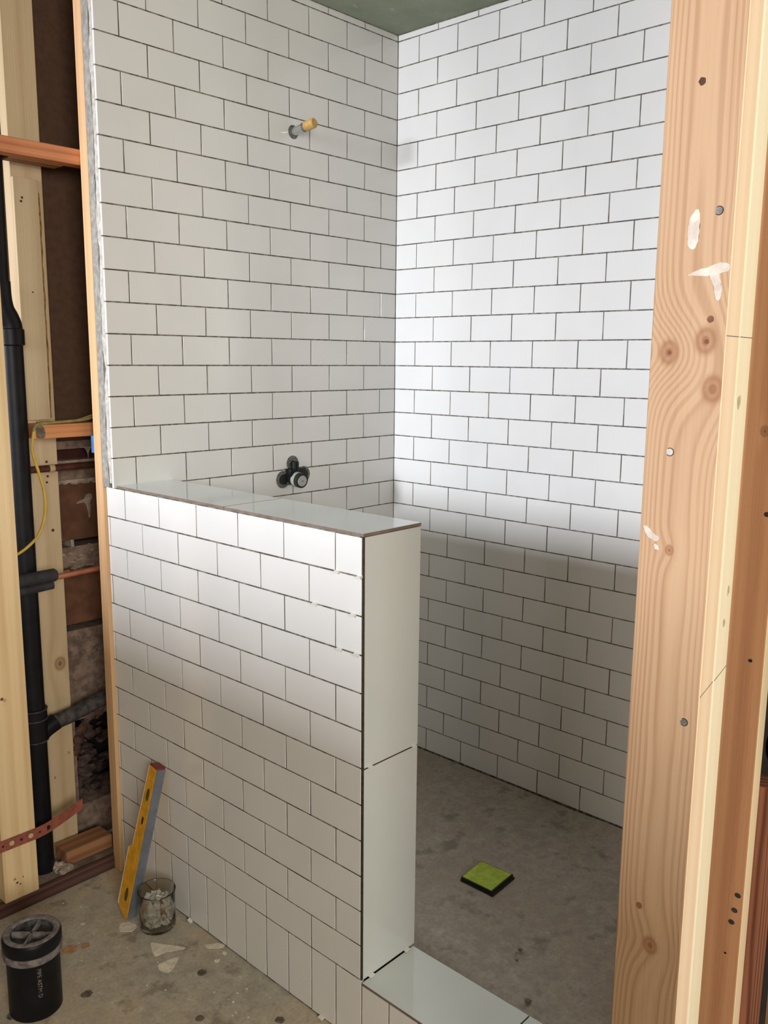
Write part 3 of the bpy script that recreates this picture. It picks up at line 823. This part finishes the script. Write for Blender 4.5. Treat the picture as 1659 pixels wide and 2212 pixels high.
# arch over the hole
for i in range(14):
    a = i/13*1.5
    c0 = Vector((-1.075+0.085*(1-math.cos(a)), .265, 0.215+0.10*math.sin(a)))
    r = bmesh.ops.create_icosphere(b, subdivisions=1, radius=0.016, matrix=Matrix.Translation(c0) @ Matrix.Diagonal((1, .5, 1, 1)))
    for v in r['verts']:
        v.co += Vector([random.uniform(-.004, .004) for _ in range(3)])
        for f in v.link_faces: f.material_index = 6 if i % 3 else 4
wbb = obj('wall_clay', b, mats); tagk(wbb, 'structure')
b = bmesh.new(); patch(b, [(-1.026, 1.103), (-1.016, 1.102), (-1.010, 1.098), (-1.004, 1.086), (-1.0, 1.070), (-0.998, 1.086), (-0.993, 1.097), (-0.985, 1.103)], 1, 0.249, 0.002, -1, 3)
obj('mortar_drip', b, M_mortarl, wbb)
b = bmesh.new(); patch(b, [(-1.036, 0.944), (-1.024, 0.952), (-1.012, 0.955), (-1.004, 0.966), (-0.992, 0.968), (-0.988, 0.958), (-0.994, 0.944), (-0.994, 0.926), (-0.999, 0.90), (-1.003, 0.918), (-1.008, 0.940), (-1.02, 0.945)], 1, 0.261, 0.0015, -1, 3)
obj('mortar_splash', b, M_mortarl, wbb)
b = bmesh.new(); box(b, -1.062, -1.052, .253, .32, .823, .845, bev=0.002); obj('mortar_bridge', b, M_mortarl, wbb)
b = bmesh.new()
for _ in range(75):
    s = random.uniform(0.008, 0.026)
    c0 = Vector((random.uniform(-1.072, -0.93), random.uniform(.29, .39), random.uniform(.05, .24)))
    if c0.z > 0.06+(0.40-c0.y)*0+0.2: continue
    r = bmesh.ops.create_icosphere(b, subdivisions=1, radius=s, matrix=Matrix.Translation(c0) @ Matrix.Rotation(random.uniform(0, 3), 4, 'X') @ Matrix.Diagonal((1.2, .8, .6, 1)))
    for v in r['verts']: v.co += Vector([random.uniform(-.2, .2)*s for _ in range(3)])
tagk(obj('rubble', b, M_rubble), 'stuff', 'dark broken masonry rubble filling the hole in the old wall', 'rubble')
b = bmesh.new()
for _ in range(46):
    s = random.uniform(0.004, 0.014)
    c0 = Vector((random.uniform(-1.215, -1.185), random.uniform(.115, .16), -0.05+s*0.4))
    r = bmesh.ops.create_icosphere(b, subdivisions=1, radius=s, matrix=Matrix.Translation(c0))
    for v in r['verts']: v.co += Vector([random.uniform(-.25, .25)*s for _ in range(3)])
tagk(obj('mortar_crumbs', b, M_mortarl), 'stuff', 'pale mortar crumbs piled at the foot of the black stack', 'debris')

# ---------------------------------------------------------------- spirit level
t = empty('spirit_level', (-1.165, -0.135, ZF))
tagk(t, None, 'yellow and grey spirit level leaning against the half wall', 'spirit level')
foot = Vector((-1.1735, -0.150, ZF)); top = Vector((-1.0905, -0.1855, 0.3155))
ax = (top-foot).normalized(); L = (top-foot).length
wv = Vector((0.10, 1.0, 0.05)); wv = (wv - ax*wv.dot(ax)).normalized()
dv = wv.cross(ax)
if dv.x < 0: dv = -dv
def LP(t_, w_, d_): return foot + ax*t_ + wv*w_ + dv*d_
prof = [(0.006, 0.0), (0.0, 0.012), (0.018, 0.052), (0.060, 0.058), (0.175, 0.058), (0.190, 0.042), (L, 0.036), (L, 0.0)]
def lev(bm, prof, d0, d1):
    a = [bm.verts.new(LP(p, w, d0)) for p, w in prof]; c = [bm.verts.new(LP(p, w, d1)) for p, w in prof]
    bm.faces.new(a); bm.faces.new(c[::-1])
    for k in range(len(prof)): bm.faces.new((a[k], a[(k+1) % len(prof)], c[(k+1) % len(prof)], c[k]))
b = bmesh.new(); lev(b, [(p, w if w else 0.0008) for p, w in prof], 0.0, 0.026); obj('body', b, M_yellow, t)
b = bmesh.new(); lev(b, [(0.006, -0.0012), (0.006, 0.0008), (L, 0.0008), (L, -0.0012)], 0.0012, 0.0262)
obj('working_edge', b, M_lgrey, t)
b = bmesh.new(); lev(b, [(L-0.001, 0.0005), (L-0.001, 0.0355), (L+0.004, 0.0345), (L+0.004, 0.0015)], 0.0008, 0.0255)
obj('end_cap', b, M_lred, t)
b = bmesh.new(); lev(b, [(0.19, 0.0415), (0.19, 0.0435), (L-0.002, 0.0380), (L-0.002, 0.0355)], -0.0004, 0.010); lev(b, [(0.018, 0.0565), (0.03, 0.0595), (0.175, 0.0595), (0.175, 0.0575)], -0.0004, 0.010)
obj('edge_trim', b, M_spacer, t)
for (t0, w0, rr, nm) in ((0.335, 0.017, 0.012, 'vial'), (0.265, 0.018, 0.0075, 'hang_hole'), (0.060, 0.024, 0.013, 'vial')):
    b = bmesh.new()
    lev(b, [(t0+rr*1.5*math.cos(k*math.pi/4), w0+rr*0.62*math.sin(k*math.pi/4)) for k in range(8)], -0.0006, 0.002)
    obj(nm, b, M_vial if nm == 'vial' else M_hole, t)

# ---------------------------------------------------------------- glass jar with debris
t = empty('glass_jar', (-1.128, -0.226, ZF))
tagk(t, None, 'clear glass jar full of white mortar scraps on the floor by the level', 'jar')
b = bmesh.new()
c = (-1.128, -0.226, ZF+0.0008)
rg = lathe(b, [(0.002, 0.0), (0.040, 0.0), (0.0445, 0.004), (0.0455, 0.012), (0.0445, 0.06), (0.0455, 0.095), (0.0475, 0.102), (0.0465, 0.104), (0.0435, 0.100), (0.0415, 0.06), (0.0425, 0.014), (0.0400, 0.009), (0.002, 0.008)], c, 40)
fan(b, rg[0][::-1]); fan(b, rg[-1])
obj('glass', b, M_glass, t, True)
b = bmesh.new()
for _ in range(480):
    s = random.uniform(0.004, 0.010); a = random.uniform(0, 6.28); rr = 0.034*math.sqrt(random.random())
    c0 = Vector((c[0]+rr*math.cos(a), c[1]+rr*math.sin(a), ZF+0.012+random.random()**0.8*0.068))
    r = bmesh.ops.create_icosphere(b, subdivisions=1, radius=s, matrix=Matrix.Translation(c0) @ Matrix.Rotation(random.uniform(0, 3), 4, 'Y') @ Matrix.Diagonal((1.3, .9, .6, 1)))
    mi = 0 if random.random() < 0.86 else 1
    for v in r['verts']:
        v.co += Vector([random.uniform(-.25, .25)*s for _ in range(3)])
        for f in v.link_faces: f.material_index = mi
tagk(obj('mortar_scraps', b, [M_mort, M_low]), 'stuff', 'white and brown mortar scraps packed in the glass jar', 'debris')
b = bmesh.new(); box(b, -0.007, 0.007, -0.0015, 0.0015, -0.006, 0.006)
o = obj('tile_spacer', b, M_spacer); o.location = (-1.131, -0.236, ZF+0.082); o.rotation_euler = (0.3, 0.3, -0.7)
tagk(o, None, 'small square white spacer on top of the scraps in the jar', 'tile spacer', 'white plastic tile spacers')

# ---------------------------------------------------------------- closet flange stub
t = empty('pipe_stub', (-1.4706, -0.269, ZF))
tagk(t, None, 'short black capped waste pipe standing on the floor at bottom left', 'pipe')
c = (-1.4706, -0.269, ZF)
b = bmesh.new(); rg = lathe(b, [(0.056, 0.0), (0.056, 0.150)], c, 48); obj('pipe', b, M_abs, t, True)
b = bmesh.new(); lathe(b, [(0.056, 0.132), (0.0615, 0.136), (0.0635, 0.150), (0.0625, 0.1525), (0.0605, 0.1530)], c, 48); obj('lower_collar', b, M_dustgrey, t, True)
b = bmesh.new(); lathe(b, [(0.0605, 0.1530), (0.0620, 0.156), (0.0625, 0.176), (0.0605, 0.181), (0.0585, 0.1835)], c, 48); obj('upper_collar', b, M_abs, t, True)
b = bmesh.new(); rg = lathe(b, [(0.0590, 0.1833), (0.0560, 0.1850), (0.0470, 0.1845), (0.0445, 0.181), (0.0440, 0.1665), (0.001, 0.1645)], c, 48); fan(b, rg[-1])
cp = obj('plug', b, [M_dustgrey, M_absdusty], t, True)
for p in cp.data.polygons:
    if math.hypot(p.center.x, p.center.y) < 0.0442: p.material_index = 1
for a in (0.75, 0.75+math.pi/2):
    b = bmesh.new(); box(b, -0.044, 0.044, -0.0022, 0.0022, 0.164, 0.1795)
    for v in b.verts:
        x, y = v.co.x, v.co.y
        v.co.x = c[0]+x*math.cos(a)-y*math.sin(a); v.co.y = c[1]+x*math.sin(a)+y*math.cos(a); v.co.z += ZF
    obj('rib', b, M_dustgrey, t)
# faint lettering running up the pipe
tx = bpy.data.curves.new('lettering', 'FONT'); tx.body = 'PIPE ASTM D'; tx.size = 0.0125; tx.extrude = 0.0002
to = bpy.data.objects.new('lettering', tx); C.objects.link(to)
dg = bpy.context.evaluated_depsgraph_get(); me = bpy.data.meshes.new_from_object(to.evaluated_get(dg))
bpy.data.objects.remove(to)
lo = bpy.data.objects.new('lettering', me); C.objects.link(lo); me.materials.clear(); me.materials.append(M_dustgrey)
th0 = math.atan2(-2.0268+0.269, -2.2311+1.4706)+0.10
for v in me.vertices:                      # wrap text (reading downwards) round the pipe
    s_, h = v.co.y, v.co.x
    ang = th0 + s_/0.056; rr = 0.0561+v.co.z
    v.co = Vector((rr*math.cos(ang), rr*math.sin(ang), 0.125-h))
lo.parent = t; lo['label'] = 'faint grey lettering printed up the black pipe'

# ---------------------------------------------------------------- marks on the floor (part of the floor)
def blot(pts, mat, nm, z=ZF, parent=fl, rough=0.001):
    b = bmesh.new(); patch(b, pts, 2, z, 0.0007, 1, 3, rough=rough); return obj(nm, b, mat, parent)
blot([(-1.177, -0.272), (-1.16, -0.297), (-1.129, -0.347), (-1.156, -0.338), (-1.175, -0.325), (-1.197, -0.32)], M_splat, 'mortar_splatter')
blot([(-1.199, -0.354), (-1.161, -0.365), (-1.183, -0.383), (-1.206, -0.394), (-1.217, -0.371), (-1.21, -0.354)], M_splat, 'mortar_splatter')
blot([(-1.086, -0.375), (-1.056, -0.402), (-1.064, -0.414), (-1.092, -0.392)], M_splat, 'mortar_splatter')
blot([(-1.073, -0.428), (-1.069, -0.438), (-1.077, -0.441), (-1.08, -0.433)], M_splat, 'mortar_splatter')
blot([(-1.109, -0.437), (-1.095, -0.444), (-1.107, -0.449)], M_splat, 'mortar_splatter')
blot([(-1.191, -0.150), (-1.172, -0.158), (-1.166, -0.186), (-1.186, -0.197), (-1.206, -0.175)], M_splat, 'mortar_splatter')
blot([(-1.262, -0.075), (-1.250, -0.079), (-1.258, -0.086)], M_splat, 'mortar_splatter')
for (x, y, r, m_) in ((-1.154, -0.451, 0.0115, M_stain), (-1.125, -0.701, 0.0105, M_stain), (-1.376, -0.32, 0.0125, M_stain), (-1.243, -0.57, 0.010, M_stain), (-1.525, -0.264, 0.011, M_stain), (-1.327, -0.150, 0.018, M_rust), (-1.295, -0.163, 0.012, M_rust)):
    blot([(x+r*q*math.cos(k*math.pi/7), y+r*q*math.sin(k*math.pi/7)) for k, q in ((k, random.uniform(.8, 1.08)) for k in range(14))], m_, 'floor_stain', rough=0.0008)
for k in range(34):
    x = random.uniform(-1.55, -1.07); y = random.uniform(-0.72, 0.06); r = random.uniform(0.0012, 0.0035)
    if math.hypot(x+1.4706, y+0.269) < 0.07 or math.hypot(x+1.128, y+0.226) < 0.055: continue
    blot([(x+r*random.uniform(.6, 1.1)*math.cos(a*math.pi/3), y+r*random.uniform(.6, 1.1)*math.sin(a*math.pi/3)) for a in range(6)], M_splat, 'mortar_splatter', rough=0)
for (x, y, r) in ((-0.663, -1.015, 0.006), (-0.791, -1.122, 0.009), (-0.70, -1.03, 0.004)):
    blot([(x+r*random.uniform(.6, 1.1)*math.cos(k*math.pi/4), y+r*random.uniform(.6, 1.1)*math.sin(k*math.pi/4)) for k in range(8)], M_stain, 'floor_stain', z=0.002, parent=bpy.data.objects['floor_shower'])
for o in bpy.data.objects:
    if '_base' in o.keys(): del o['_base']
